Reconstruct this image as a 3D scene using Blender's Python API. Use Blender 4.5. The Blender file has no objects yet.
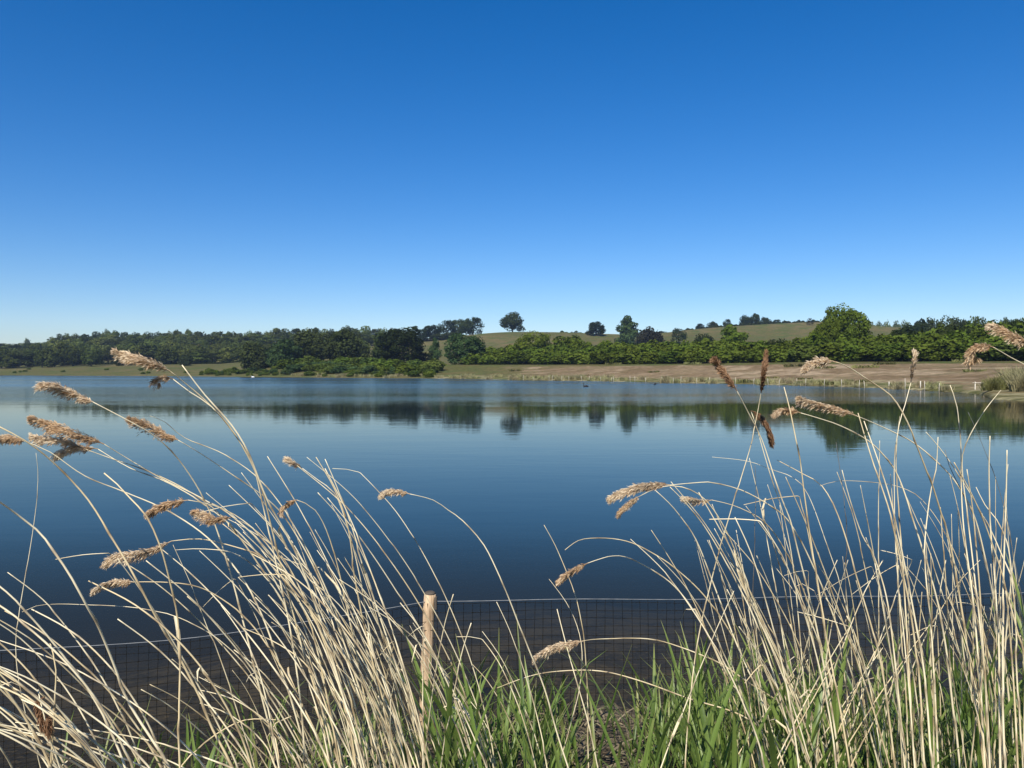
import bpy, math, random
import numpy as np
from mathutils import Vector, Matrix
random.seed(7); rng = np.random.default_rng(11)
SC = bpy.context.scene
COL = SC.collection
F = 768.0; CX = 512.0; HY = 371.0; CAMZ = 1.9
R = math.radians

def P(x, y, Y):                       # photo direction + real depth -> world point
    return Vector(((x-CX)/F*Y, Y, CAMZ+(HY-y)/F*Y))
def interp(x, tab):
    return float(np.interp(x, [a for a, b in tab], [b for a, b in tab]))

# ------------------------------------------------------------------ helpers
def link(o, parent=None):
    COL.objects.link(o)
    if parent is not None: o.parent = parent
    return o
def mesh_from(name, V, Fc, mat=None, smooth=False, attrs=None):
    me = bpy.data.meshes.new(name)
    me.from_pydata([tuple(map(float, v)) for v in V] if not isinstance(V, np.ndarray) else V.tolist(), [],
                   Fc if not isinstance(Fc, np.ndarray) else Fc.tolist())
    if attrs:
        for k, vals in attrs.items():
            a = me.attributes.new(k, 'FLOAT', 'POINT'); a.data.foreach_set('value', np.asarray(vals, dtype=np.float32))
    if smooth: me.polygons.foreach_set('use_smooth', [True]*len(me.polygons))
    if mat: me.materials.append(mat)
    me.update()
    return me
def obj(name, me, parent=None, loc=None, rz=0, sc=None):
    o = bpy.data.objects.new(name, me)
    link(o, parent)
    if loc is not None: o.location = loc
    if rz: o.rotation_euler = (0, 0, rz)
    if sc is not None: o.scale = sc if hasattr(sc, '__len__') else (sc,)*3
    return o
def tag(o, label=None, cat=None, group=None, kind=None):
    if label: o['label'] = label
    if cat: o['category'] = cat
    if group: o['group'] = group
    if kind: o['kind'] = kind
    return o
class MB:
    def __init__(s): s.V = []; s.F = []; s.T = []
    def add(s, V, Fc, tone=0.0):
        b = len(s.V); s.V += [tuple(v) for v in V]
        s.F += [tuple(i+b for i in f) for f in Fc]
        s.T += (list(tone) if hasattr(tone, '__len__') else [tone]*len(V))
    def tube(s, pts, rad, n=6, tones=None, cap=True):
        pts = [Vector(p) for p in pts]; m = len(pts)
        t0 = (pts[1]-pts[0]).normalized()
        up = Vector((0, 0, 1)) if abs(t0.z) < .9 else Vector((1, 0, 0))
        nrm = t0.cross(up).normalized()
        V = []; T = []
        for i, p in enumerate(pts):
            t = (pts[min(i+1, m-1)]-pts[max(i-1, 0)]).normalized()
            nrm = (nrm - t*nrm.dot(t)).normalized(); b = t.cross(nrm)
            r = rad[i] if hasattr(rad, '__len__') else rad
            for k in range(n):
                a = 2*math.pi*k/n
                V.append(p+nrm*(r*math.cos(a))+b*(r*math.sin(a)))
                T.append(tones[i] if tones is not None else 0.)
        Fc = [(i*n+k, i*n+(k+1) % n, (i+1)*n+(k+1) % n, (i+1)*n+k) for i in range(m-1) for k in range(n)]
        if cap: Fc += [tuple(range(n-1, -1, -1)), tuple((m-1)*n+k for k in range(n))]
        s.add(V, Fc, T)
    def ribbon(s, pts, wid, side, tones=None, fold=0.0):
        V = []; T = []; m = len(pts)
        for i, p in enumerate(pts):
            p = Vector(p); t = (Vector(pts[min(i+1, m-1)])-Vector(pts[max(i-1, 0)])).normalized()
            sd = (side-t*side.dot(t)).normalized(); nn = t.cross(sd)
            w = wid[i]
            V += [p-sd*w+nn*fold*w, p, p+sd*w+nn*fold*w]; T += [tones[i] if tones is not None else 0.]*3
        Fc = []
        for i in range(m-1):
            a = i*3; Fc += [(a, a+1, a+4, a+3), (a+1, a+2, a+5, a+4)]
        s.add(V, Fc, T)
    def box(s, c, h, rot=None, tone=0.):
        V = []
        for sx in (-1, 1):
            for sy in (-1, 1):
                for sz in (-1, 1):
                    v = Vector((sx*h[0], sy*h[1], sz*h[2]))
                    if rot: v = rot @ v
                    V.append(v+Vector(c))
        s.add(V, [(0, 1, 3, 2), (4, 6, 7, 5), (0, 4, 5, 1), (2, 3, 7, 6), (0, 2, 6, 4), (1, 5, 7, 3)], tone)
    def mesh(s, name, mat, smooth=False):
        return mesh_from(name, s.V, s.F, mat, smooth, {'tone': s.T})

# ------------------------------------------------------------------ materials
def newmat(name):
    m = bpy.data.materials.new(name); m.use_nodes = True
    nt = m.node_tree; nt.nodes.clear()
    out = nt.nodes.new('ShaderNodeOutputMaterial')
    return m, nt, out
def N(nt, typ, **kw):
    n = nt.nodes.new(typ)
    for k, v in kw.items():
        if k.startswith('i_'): n.inputs[k[2:].replace('_', ' ')].default_value = v
        elif k[0] == 'n' and k[1:].isdigit(): n.inputs[int(k[1:])].default_value = v
        else: setattr(n, k, v)
    return n
def mixc(nt, fac, a, b, blend='MIX'):
    n = nt.nodes.new('ShaderNodeMix'); n.data_type = 'RGBA'; n.blend_type = blend
    for i, v in ((0, fac), (6, a), (7, b)):
        if hasattr(v, 'links'): nt.links.new(v, n.inputs[i])
        elif i == 0: n.inputs[0].default_value = v
        else: n.inputs[i].default_value = (*v, 1)
    return n.outputs[2]
def mth(nt, op, a, b=0.0, c=None, clamp=False):
    n = nt.nodes.new('ShaderNodeMath'); n.operation = op; n.use_clamp = clamp
    for i, v in enumerate([a, b] + ([c] if c is not None else [])):
        if hasattr(v, 'links'): nt.links.new(v, n.inputs[i])
        else: n.inputs[i].default_value = v
    return n.outputs[0]
def maprange(nt, v, a, b, c=0., d=1., smooth=True):
    n = nt.nodes.new('ShaderNodeMapRange'); n.interpolation_type = 'SMOOTHSTEP' if smooth else 'LINEAR'
    nt.links.new(v, n.inputs[0])
    for i, x in enumerate((a, b, c, d)): n.inputs[i+1].default_value = x
    return n.outputs[0]
def attr(nt, name):
    return N(nt, 'ShaderNodeAttribute', attribute_name=name).outputs['Fac']
def noise(nt, scale, detail=3., vec=None, rough=.55):
    n = N(nt, 'ShaderNodeTexNoise'); n.inputs['Scale'].default_value = scale
    n.inputs['Detail'].default_value = detail; n.inputs['Roughness'].default_value = rough
    if vec is not None: nt.links.new(vec, n.inputs['Vector'])
    return n.outputs['Fac']
def geopos(nt): return N(nt, 'ShaderNodeNewGeometry').outputs['Position']
def scaled(nt, vec, s):
    n = N(nt, 'ShaderNodeVectorMath', operation='MULTIPLY'); nt.links.new(vec, n.inputs[0]); n.inputs[1].default_value = s
    return n.outputs[0]

def foliage_mat(name, c1, c2, c3=None, trans=.25, varamp=.35):
    m, nt, out = newmat(name)
    oi = N(nt, 'ShaderNodeObjectInfo')
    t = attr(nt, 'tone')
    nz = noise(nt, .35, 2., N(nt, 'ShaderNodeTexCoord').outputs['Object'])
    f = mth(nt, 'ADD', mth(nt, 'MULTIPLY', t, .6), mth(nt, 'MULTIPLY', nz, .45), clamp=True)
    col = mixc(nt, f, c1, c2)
    if c3: col = mixc(nt, mth(nt, 'MULTIPLY', oi.outputs['Random'], .6), col, c3)
    hv = N(nt, 'ShaderNodeHueSaturation'); nt.links.new(col, hv.inputs['Color'])
    nt.links.new(maprange(nt, oi.outputs['Random'], 0, 1, 1-varamp, 1+varamp, False), hv.inputs['Value'])
    nt.links.new(maprange(nt, mth(nt, 'FRACT', mth(nt, 'MULTIPLY', oi.outputs['Random'], 7.3)), 0, 1, .485, .512, False), hv.inputs['Hue'])
    d = N(nt, 'ShaderNodeBsdfDiffuse'); tr = N(nt, 'ShaderNodeBsdfTranslucent')
    nt.links.new(hv.outputs[0], d.inputs[0]); nt.links.new(hv.outputs[0], tr.inputs[0])
    mx = N(nt, 'ShaderNodeMixShader'); mx.inputs[0].default_value = trans
    nt.links.new(d.outputs[0], mx.inputs[1]); nt.links.new(tr.outputs[0], mx.inputs[2])
    nt.links.new(mx.outputs[0], out.inputs[0])
    return m
M = {}
M['oak'] = foliage_mat('oak_leaves', (.017, .028, .008), (.042, .060, .015), (.045, .055, .018))
M['wood'] = foliage_mat('woodland_leaves', (.032, .046, .012), (.076, .096, .024), (.10, .12, .03), varamp=.45)
M['bright'] = foliage_mat('hedgerow_leaves', (.050, .078, .010), (.125, .170, .023), (.08, .11, .016), varamp=.3)
M['scrub'] = foliage_mat('scrub_leaves', (.055, .085, .016), (.12, .165, .032), (.09, .115, .025), varamp=.25)
M['willow'] = foliage_mat('willow_leaves', (.03, .055, .018), (.085, .13, .045), None)
M['copper'] = foliage_mat('copper_leaves', (.022, .024, .014), (.05, .045, .025), None)
M['tuft'] = foliage_mat('dry_tuft', (.25, .21, .10), (.48, .42, .25), (.16, .19, .06), varamp=.25)
M['rush'] = foliage_mat('rush_green', (.10, .11, .035), (.19, .18, .07), None)

def simple(name, c1, c2, scale=8., rough=.7, bump=0., spec=.3, stretch=(1, 1, 1)):
    m, nt, out = newmat(name)
    v = scaled(nt, N(nt, 'ShaderNodeTexCoord').outputs['Object'], stretch)
    nz = noise(nt, scale, 4., v)
    col = mixc(nt, maprange(nt, nz, .3, .7), c1, c2)
    b = N(nt, 'ShaderNodeBsdfPrincipled'); b.inputs['Roughness'].default_value = rough
    b.inputs['Specular IOR Level'].default_value = spec
    nt.links.new(col, b.inputs['Base Color'])
    if bump:
        bp = N(nt, 'ShaderNodeBump'); bp.inputs['Strength'].default_value = bump; bp.inputs['Distance'].default_value = .01
        nt.links.new(nz, bp.inputs['Height']); nt.links.new(bp.outputs[0], b.inputs['Normal'])
    nt.links.new(b.outputs[0], out.inputs[0])
    return m
M['bark'] = simple('bark', (.05, .04, .03), (.12, .10, .08), 3., .9, .5, .1)
M['post'] = simple('post_wood', (.27, .18, .105), (.64, .46, .28), 14., .8, .6, .15, (4, 4, .5))
M['wire'] = simple('fence_wire', (.008, .008, .007), (.02, .018, .015), 20., .8, 0, .05)
M['line_wire'] = simple('galvanised_wire', (.14, .15, .155), (.24, .25, .25), 20., .4, 0, .5)
M['stake'] = simple('stake_wood', (.45, .40, .32), (.68, .63, .52), 6., .8, .2, .2)
M['bird'] = simple('dark_feathers', (.015, .014, .013), (.03, .028, .025), 9., .6)
M['white'] = simple('white_feathers', (.75, .75, .73), (.85, .85, .84), 9., .6)

def straw_mat(name, pale, mid, dark, trans=.1, rough=.45, spec=.35):
    m, nt, out = newmat(name)
    oi = N(nt, 'ShaderNodeObjectInfo'); t = attr(nt, 'tone')
    v = N(nt, 'ShaderNodeTexCoord').outputs['Object']
    nz = noise(nt, 18., 3., v)
    col = mixc(nt, maprange(nt, mth(nt, 'ADD', nz, mth(nt, 'MULTIPLY', mth(nt, 'SUBTRACT', oi.outputs['Random'], .5), .55)), .42, .75), pale, mid)
    col = mixc(nt, t, col, dark)
    b = N(nt, 'ShaderNodeBsdfPrincipled'); b.inputs['Roughness'].default_value = rough
    b.inputs['Specular IOR Level'].default_value = spec
    nt.links.new(col, b.inputs['Base Color'])
    tr = N(nt, 'ShaderNodeBsdfTranslucent'); nt.links.new(col, tr.inputs[0])
    mx = N(nt, 'ShaderNodeMixShader'); mx.inputs[0].default_value = trans
    nt.links.new(b.outputs[0], mx.inputs[1]); nt.links.new(tr.outputs[0], mx.inputs[2])
    nt.links.new(mx.outputs[0], out.inputs[0])
    return m
M['straw'] = straw_mat('dead_reed_straw', (.88, .76, .49), (.68, .54, .30), (.17, .11, .06), .05)
M['darkstem'] = straw_mat('grey_reed_stem', (.20, .20, .17), (.13, .12, .10), (.05, .04, .03), .05)
M['plume'] = straw_mat('reed_plume', (.86, .72, .50), (.68, .49, .29), (.32, .18, .085), .3, .8, .1)
M['plume_dark'] = straw_mat('reed_plume_dark', (.44, .27, .15), (.30, .17, .09), (.13, .065, .032), .2, .8, .1)
M['blade'] = straw_mat('green_reed_blade', (.155, .235, .045), (.075, .135, .024), (.38, .36, .13), .35, .42, .35)
M['litter'] = straw_mat('reed_litter', (.27, .22, .14), (.11, .08, .05), (.03, .022, .015), .05, .8, .1)

# ------------------------------------------------------------------ shore and hill profile (u = photo column at that bearing)
SH = [(-1200, 374.2), (-300, 374.7), (0, 375.3), (150, 376), (300, 377.3), (450, 378.6), (550, 380.3), (650, 382.2), (750, 384.2),
      (830, 386.2), (900, 389), (955, 392), (982, 394.5), (992, 399), (1030, 401.5), (1200, 408), (1500, 420), (2600, 450)]
YBK = [(-1200, 560), (-300, 500), (0, 480), (220, 400), (300, 285), (450, 255), (550, 222), (700, 178), (800, 156), (1000, 134), (1300, 122), (2600, 100)]
YB_LINE = [(-1200, 365), (0, 364.8), (220, 364.6), (300, 363.5), (450, 365), (550, 365), (700, 363.8), (800, 362.3), (1000, 361.3), (2600, 360)]
CREST = [(-1200, 356), (-300, 354), (0, 353), (60, 350), (100, 345), (200, 344), (300, 343), (380, 344), (420, 341), (450, 338), (480, 335), (500, 333.6), (515, 333.1),
         (560, 333.5), (590, 334.6), (620, 335.5), (660, 334.5), (690, 331), (720, 328.5), (760, 326), (800, 324), (830, 323.5), (860, 326), (900, 329), (1024, 328), (1300, 335), (2600, 350)]
HILL_Y = 620.
def shore(u): return 1.9*F/(interp(u, SH)-HY)
def prof(u):
    Ys = shore(u); Yb = max(interp(u, YBK), Ys+25); zb = CAMZ+(HY-interp(u, YB_LINE))/F*Yb
    Yh = max(Yb+60, 400.); zc = CAMZ+(HY-interp(u, CREST))/F*HILL_Y
    zh = zb+max(0, (zc-zb))*.12
    Ym = Ys+(Yb-Ys)*.35
    Ye = Yh+(HILL_Y-Yh)*.5
    return [(Ys-18, -1.6), (Ys-1, -.15), (Ys+.6, .12), (Ym, zb*.30), (Yb, zb), (Yh, zh), (Ye, zh+(zc-zh)*.53), (HILL_Y-45, zh+(zc-zh)*.95), (HILL_Y, zc), (HILL_Y+60, zc-1.), (900, zc-12), (1200, zc-16), (1500, zc-18)]
def gz(u, Y):
    p = prof(u); return float(np.interp(Y, [a for a, b in p], [b for a, b in p]))
def G(u, Y, dz=0.):
    return Vector(((u-CX)/F*Y, Y, gz(u, Y)+dz))

us = list(range(-1200, -200, 60))+list(range(-200, 1240, 6))+list(range(1240, 2600, 60))
SUB = [3, 3, 8, 14, 10, 8, 8, 5, 3, 5, 4, 6]
V = []; so = []; pa = []; ncol = None
for u in us:
    p = prof(u); c = 0
    for k in range(len(p)-1):
        for j in range(SUB[k]):
            t = j/SUB[k]; Y = p[k][0]*(1-t)+p[k+1][0]*t; z = p[k][1]*(1-t)+p[k+1][1]*t
            if k in (3, 4): z += .03*math.sin(u*.11+Y*.3)*math.sin(Y*.21+u*.03)
            V.append(((u-CX)/F*Y, Y, z))
            bk = (Y-p[2][0])/(p[4][0]-p[2][0])
            s = max(0, min(1, (u-430)/240.))*(1 if (.16 < bk < .88) else 0)
            if bk > 0 and u > 960 and bk < .25: s = max(s, .5)
            so.append(s)
            pa.append(.75 if (-.3 < bk < .24 and u > 425) else (0.)); c += 1
    V.append(((u-CX)/F*p[-1][0], p[-1][0], p[-1][1])); so.append(0); pa.append(0); c += 1
    ncol = c
Fc = [(i*ncol+j, (i+1)*ncol+j, (i+1)*ncol+j+1, i*ncol+j+1) for i in range(len(us)-1) for j in range(ncol-1)]

def terrain_mat():
    m, nt, out = newmat('lakeside_fields')
    pos = geopos(nt)
    n1 = noise(nt, .012, 4., pos); n2 = noise(nt, .12, 4., pos); n3 = noise(nt, 1.1, 3., pos)
    g = mixc(nt, maprange(nt, n1, .35, .65), (.11, .10, .036), (.165, .13, .058))
    g = mixc(nt, maprange(nt, n2, .35, .7), g, (.085, .105, .03))
    # bank: soil with stripes of grass and paler worn tracks
    st = scaled(nt, pos, (.16, .07, .2))
    n4 = noise(nt, 1., 4., st); n5 = noise(nt, 2.3, 3., scaled(nt, pos, (.05, .05, .1)))
    soil = mixc(nt, maprange(nt, n4, .38, .62), (.19, .132, .072), (.25, .182, .105))
    soil = mixc(nt, maprange(nt, n5, .52, .66), soil, (.36, .27, .17))
    soil = mixc(nt, mth(nt, 'MULTIPLY', maprange(nt, noise(nt, .25, 6., scaled(nt, pos, (1., .6, 1))), .52, .66), .4), soil, (.125, .125, .05))
    s = attr(nt, 'soil')
    f = maprange(nt, mth(nt, 'ADD', mth(nt, 'MULTIPLY', s, .75), mth(nt, 'MULTIPLY', mth(nt, 'SUBTRACT', n2, .5), .9)), .22, .42)
    c = mixc(nt, f, g, soil)
    p = attr(nt, 'pale')
    f2 = maprange(nt, mth(nt, 'ADD', mth(nt, 'MULTIPLY', p, .6), mth(nt, 'MULTIPLY', mth(nt, 'SUBTRACT', noise(nt, .25, 4., pos), .5), 1.3)), .35, .62)
    c = mixc(nt, mth(nt, 'MULTIPLY', f2, .8), c, mixc(nt, n3, (.17, .16, .07), (.42, .36, .22)))
    c = mixc(nt, .6, c, mixc(nt, maprange(nt, n3, .3, .7), (.35, .36, .3), (1.25, 1.22, 1.2)), 'MULTIPLY')
    b = N(nt, 'ShaderNodeBsdfPrincipled'); b.inputs['Roughness'].default_value = .95; b.inputs['Specular IOR Level'].default_value = .05
    nt.links.new(c, b.inputs['Base Color'])
    bp = N(nt, 'ShaderNodeBump'); bp.inputs['Strength'].default_value = .6; bp.inputs['Distance'].default_value = .4
    nt.links.new(mth(nt, 'ADD', n3, n2), bp.inputs['Height']); nt.links.new(bp.outputs[0], b.inputs['Normal'])
    nt.links.new(b.outputs[0], out.inputs[0])
    return m
M['land'] = terrain_mat()
tag(obj('hills', mesh_from('hills', V, Fc, M['land'], True, {'soil': so, 'pale': pa})), kind='structure')

# ------------------------------------------------------------------ near bank and lake bed
def edge(X): return 4.05+.62*min(X+.55, 0)+.10*math.sin(X*2.1)+.05*math.sin(X*5.3+1)
def bank_z(X, Y):
    e = edge(X); d = Y-e
    if d <= 0: z = .02+.30*(1-math.exp(d*.9))
    else: z = .02-.13*d-.012*d*d
    z += .018*math.sin(X*7.3+Y*3.1)*math.sin(Y*8.7-X*2.2)*(1 if d < 1.5 else .3)
    return max(z, -2.2)
xs = np.concatenate([np.linspace(-60, -6, 20, endpoint=False), np.linspace(-6, 6, 160, endpoint=False), np.linspace(6, 60, 20)])
ys = np.concatenate([np.linspace(-40, 0, 14, endpoint=False), np.linspace(0, 7, 120, endpoint=False), np.linspace(7, 30, 20)])
V = [(x, y, bank_z(x, y)) for x in xs for y in ys]; ny = len(ys)
Fc = [(i*ny+j, (i+1)*ny+j, (i+1)*ny+j+1, i*ny+j+1) for i in range(len(xs)-1) for j in range(ny-1)]
def bank_mat():
    m, nt, out = newmat('muddy_bank')
    pos = geopos(nt)
    n1 = noise(nt, 2.2, 5., pos); n2 = noise(nt, 22., 4., pos)
    vo = N(nt, 'ShaderNodeTexVoronoi'); vo.inputs['Scale'].default_value = 16.; nt.links.new(pos, vo.inputs['Vector'])
    c = mixc(nt, maprange(nt, n1, .38, .62), (.045, .036, .022), (.18, .145, .09))
    c = mixc(nt, maprange(nt, n2, .5, .72), c, (.21, .165, .105))
    b = N(nt, 'ShaderNodeBsdfPrincipled'); b.inputs['Roughness'].default_value = .9; b.inputs['Specular IOR Level'].default_value = .08
    nt.links.new(c, b.inputs['Base Color'])
    bp = N(nt, 'ShaderNodeBump'); bp.inputs['Strength'].default_value = .9; bp.inputs['Distance'].default_value = .03
    nt.links.new(mth(nt, 'ADD', mth(nt, 'MULTIPLY', vo.outputs['Distance'], .5), n2), bp.inputs['Height']); nt.links.new(bp.outputs[0], b.inputs['Normal'])
    nt.links.new(b.outputs[0], out.inputs[0])
    return m
M['bank'] = bank_mat()
tag(obj('lake_bank', mesh_from('lake_bank', V, Fc, M['bank'], True)), kind='structure')
gm = mesh_from('ground', [(-4150, -280, -2.6), (4150, -280, -2.6), (4150, 1550, -2.6), (-4150, 1550, -2.6)], [(0, 1, 2, 3)], M['bank'])
tag(obj('ground', gm), kind='structure')

# ------------------------------------------------------------------ water
def water_mat():
    m, nt, out = newmat('lake_water')
    pos = geopos(nt)
    sx = N(nt, 'ShaderNodeSeparateXYZ'); nt.links.new(pos, sx.inputs[0])
    Y = sx.outputs['Y']
    # breeze band: rippled far water, calm nearer water
    patch = noise(nt, .045, 3., scaled(nt, pos, (.35, 1., 1.)))
    Yw = mth(nt, 'ADD', Y, mth(nt, 'MULTIPLY', mth(nt, 'SUBTRACT', patch, .5), 20.))
    breeze = mth(nt, 'ADD', mth(nt, 'MULTIPLY', maprange(nt, Yw, 40., 54.), .45), mth(nt, 'MULTIPLY', maprange(nt, Yw, 55., 95.), .55))
    streak = maprange(nt, noise(nt, 1., 3., scaled(nt, pos, (.004, .035, 1))), .42, .6)
    breeze = mth(nt, 'MULTIPLY', breeze, mth(nt, 'ADD', mth(nt, 'MULTIPLY', streak, .45), .55))
    r1 = noise(nt, 1., 3., scaled(nt, pos, (1.1, 3.2, 1)))
    r2 = noise(nt, 1., 2., scaled(nt, pos, (.3, .9, 1)))
    near = maprange(nt, Y, 3., 16., .25, .45)
    h = mth(nt, 'ADD', mth(nt, 'MULTIPLY', r1, .5), r2)
    amp = mth(nt, 'ADD', mth(nt, 'MULTIPLY', near, .006), mth(nt, 'MULTIPLY', breeze, .085))
    bp = N(nt, 'ShaderNodeBump'); bp.inputs['Strength'].default_value = 1.; bp.inputs['Distance'].default_value = 1.
    nt.links.new(mth(nt, 'MULTIPLY', h, amp), bp.inputs['Height'])
    gl = N(nt, 'ShaderNodeBsdfGlossy'); nt.links.new(bp.outputs[0], gl.inputs['Normal'])
    nt.links.new(mixc(nt, maprange(nt, Y, 5., 10.), (.48, .47, .38), (.90, .83, .72)), gl.inputs[0])  # weaker sky reflection near the bank, put into the gloss colour
    nt.links.new(mth(nt, 'ADD', mth(nt, 'MULTIPLY', breeze, .14), .035), gl.inputs['Roughness'])
    fr = N(nt, 'ShaderNodeFresnel'); fr.inputs[0].default_value = 1.333
    nt.links.new(bp.outputs[0], fr.inputs['Normal'])
    deep = maprange(nt, Y, 5.2, 10.5)
    df = N(nt, 'ShaderNodeBsdfDiffuse'); df.inputs[0].default_value = (.012, .024, .030, 1)
    mud = N(nt, 'ShaderNodeBsdfDiffuse'); mud.inputs[0].default_value = (.082, .070, .047, 1)
    tp = N(nt, 'ShaderNodeBsdfTransparent'); tp.inputs[0].default_value = (.66, .62, .48, 1)
    m1 = N(nt, 'ShaderNodeMixShader'); m1.inputs[0].default_value = .22
    nt.links.new(tp.outputs[0], m1.inputs[1]); nt.links.new(mud.outputs[0], m1.inputs[2])
    m2 = N(nt, 'ShaderNodeMixShader'); nt.links.new(deep, m2.inputs[0]); nt.links.new(m1.outputs[0], m2.inputs[1]); nt.links.new(df.outputs[0], m2.inputs[2])
    m3 = N(nt, 'ShaderNodeMixShader'); nt.links.new(fr.outputs[0], m3.inputs[0]); nt.links.new(m2.outputs[0], m3.inputs[1]); nt.links.new(gl.outputs[0], m3.inputs[2])
    nt.links.new(m3.outputs[0], out.inputs[0])
    return m
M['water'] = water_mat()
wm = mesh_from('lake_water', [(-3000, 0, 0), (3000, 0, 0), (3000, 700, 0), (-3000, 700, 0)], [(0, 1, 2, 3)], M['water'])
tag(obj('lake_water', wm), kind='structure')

# ------------------------------------------------------------------ trees
def crown_mesh(name, mat, lobes, nq, leaf, seed, base_z=.1, irregular=.25):
    """leaf-clump faces spread through a set of ellipsoid lobes (unit: metres, base at z=0)"""
    r = np.random.default_rng(seed)
    w = np.array([a*b*c for (_, _, _, a, b, c) in lobes])**(2/3); w /= w.sum()
    Vs = []; T = []
    for (cx, cy, cz, a, b, c), ww in zip(lobes, w):
        n = int(nq*ww)
        d = r.normal(size=(n, 3)); d /= np.linalg.norm(d, axis=1)[:, None]
        # clumpy radius: a few random bump directions
        bd = r.normal(size=(14, 3)); bd /= np.linalg.norm(bd, axis=1)[:, None]
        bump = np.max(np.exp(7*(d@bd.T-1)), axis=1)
        rad = (1-irregular+irregular*1.5*bump)*(r.random(n)**.22)
        p = d*rad[:, None]*np.array([a, b, c])+np.array([cx, cy, cz])
        nn = d+r.normal(size=(n, 3))*.55; nn /= np.linalg.norm(nn, axis=1)[:, None]
        q = np.cross(nn, r.normal(size=(n, 3))); q /= np.linalg.norm(q, axis=1)[:, None]
        s = np.cross(nn, q)
        L = leaf*(.6+.8*r.random(n))[:, None]; W = L*(.55+.35*r.random(n))[:, None]
        Vs.append(np.stack([p-q*L, p-s*W, p+q*L, p+s*W], axis=1).reshape(-1, 3))
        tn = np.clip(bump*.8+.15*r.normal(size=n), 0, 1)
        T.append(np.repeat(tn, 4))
    Vv = np.concatenate(Vs); T = np.concatenate(T)
    z0, z1 = .06, np.percentile(Vv[:, 2], 99.7); zb = np.percentile(Vv[:, 2], .5)
    lo = base_z
    Vv[:, 2] = lo+(Vv[:, 2]-zb)*(1-lo)/(z1-zb)
    for ax in (0, 1):
        a, b = np.percentile(Vv[:, ax], 1.), np.percentile(Vv[:, ax], 99.); Vv[:, ax] = (Vv[:, ax]-(a+b)/2)/(b-a)
    Fq = np.arange(len(Vv)).reshape(-1, 4)
    return mesh_from(name, Vv, Fq, mat, False, {'tone': T})
def lobes_for(kind, r):
    L = []
    if kind == 'round':      # unit: height 1, width ~1, crown from z .15
        L.append((0, 0, .52, .45, .45, .44))
        for k in range(11):
            a = k*2.4+r.uniform(-.4, .4); h = r.uniform(.18, .88); q = .30*math.sin(min(1, (1.05-h)/.75)*1.57)+.03
            L.append((q*math.cos(a), q*math.sin(a), h, r.uniform(.13, .21), r.uniform(.13, .21), r.uniform(.13, .19)))
    elif kind == 'dome':
        L.append((0, 0, .50, .45, .45, .50))
        for k in range(22):
            a = k*2.4+r.uniform(-.4, .4); h = .10+.74*k/21; q = .38*math.sqrt(max(.02, 1-((h-.46)/.52)**2))
            L.append((q*math.cos(a), q*math.sin(a), h, r.uniform(.10, .15), r.uniform(.10, .15), r.uniform(.09, .13)))
    elif kind == 'low':
        L.append((0, 0, .40, .42, .42, .38))
        for k in range(9):
            a = r.uniform(0, 6.28); h = r.uniform(.15, .75); q = r.uniform(.15, .36)*(1.1-h*.5)
            L.append((q*math.cos(a), q*math.sin(a), h, r.uniform(.14, .22), r.uniform(.14, .22), r.uniform(.14, .22)))
    elif kind == 'tall':
        for k in range(9):
            h = .18+k*.088; q = .26*math.sin(min(1., (1.04-h)/.6)*1.57); a = r.uniform(0, 6.28)
            L.append((.1*math.cos(a), .1*math.sin(a), h, q+.03, q+.03, .13))
    elif kind == 'spindly':
        for k in range(6):
            a = r.uniform(0, 6.28); h = r.uniform(.6, .92)
            L.append((.25*math.cos(a), .25*math.sin(a), h, .15, .15, .09))
    return L
def trunk_mesh(name, kind, seed):
    r = random.Random(seed); mb = MB()
    top = {'dome': .6, 'round': .7, 'low': .45, 'tall': .85, 'spindly': .85}[kind]
    tr = .035 if kind != 'spindly' else .02
    pts = [Vector((0, 0, -.06)), Vector((.005, 0, .1)), Vector((.01, -.01, .25)), Vector((0, .01, top*.7)), Vector((.01, 0, top))]
    mb.tube(pts, [tr*1.3, tr, tr*.8, tr*.5, tr*.15], 7)
    for k in range(6):
        a = k*1.05+r.uniform(0, .6); z0 = top*r.uniform(.3, .75); d = Vector((math.cos(a), math.sin(a), .9))*.28
        b = Vector((0, 0, z0)); mb.tube([b, b+d*.5+Vector((0, 0, .02)), b+d], [tr*.45, tr*.28, tr*.08], 5)
    return mb.mesh(name, M['bark'], True)
PROTO = {}
def proto(kind, matk, i, nq, leaf):
    key = (kind, matk, i)
    if key not in PROTO:
        sd = (hash(kind) % 7 if 0 else {'dome': 50, 'round': 10, 'low': 20, 'tall': 30, 'spindly': 40}[kind])+i*101
        r = random.Random(sd)
        cm = crown_mesh('crown', M[matk], lobes_for(kind, r), nq, leaf, sd+3, {'dome': .02, 'round': .10, 'low': -.02, 'tall': .04, 'spindly': .5}[kind])
        PROTO[key] = (cm, trunk_mesh('trunk', kind, sd+5))
    return PROTO[key]
def tree(u, Y, wpx, ytop, kind, matk, label, group=None, name='tree', var=0, nq=2600, leaf=.030, dz=-.1, ybase=None, cat='tree'):
    g = G(u, Y, dz)
    h = (CAMZ+(HY-ytop)/F*Y)-g.z
    h = max(h, 1.0); w = wpx/F*Y
    cm, tm = proto(kind, matk, var, nq, leaf)
    o = obj(name, None, None, g, random.uniform(0, 6.28))
    s = 1.0
    wf = 1.0
    o.scale = (w/wf, w/wf, h/1.0)
    tag(o, label, cat, group)
    obj('crown', cm, o); obj('trunk', tm, o)
    return o

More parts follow.
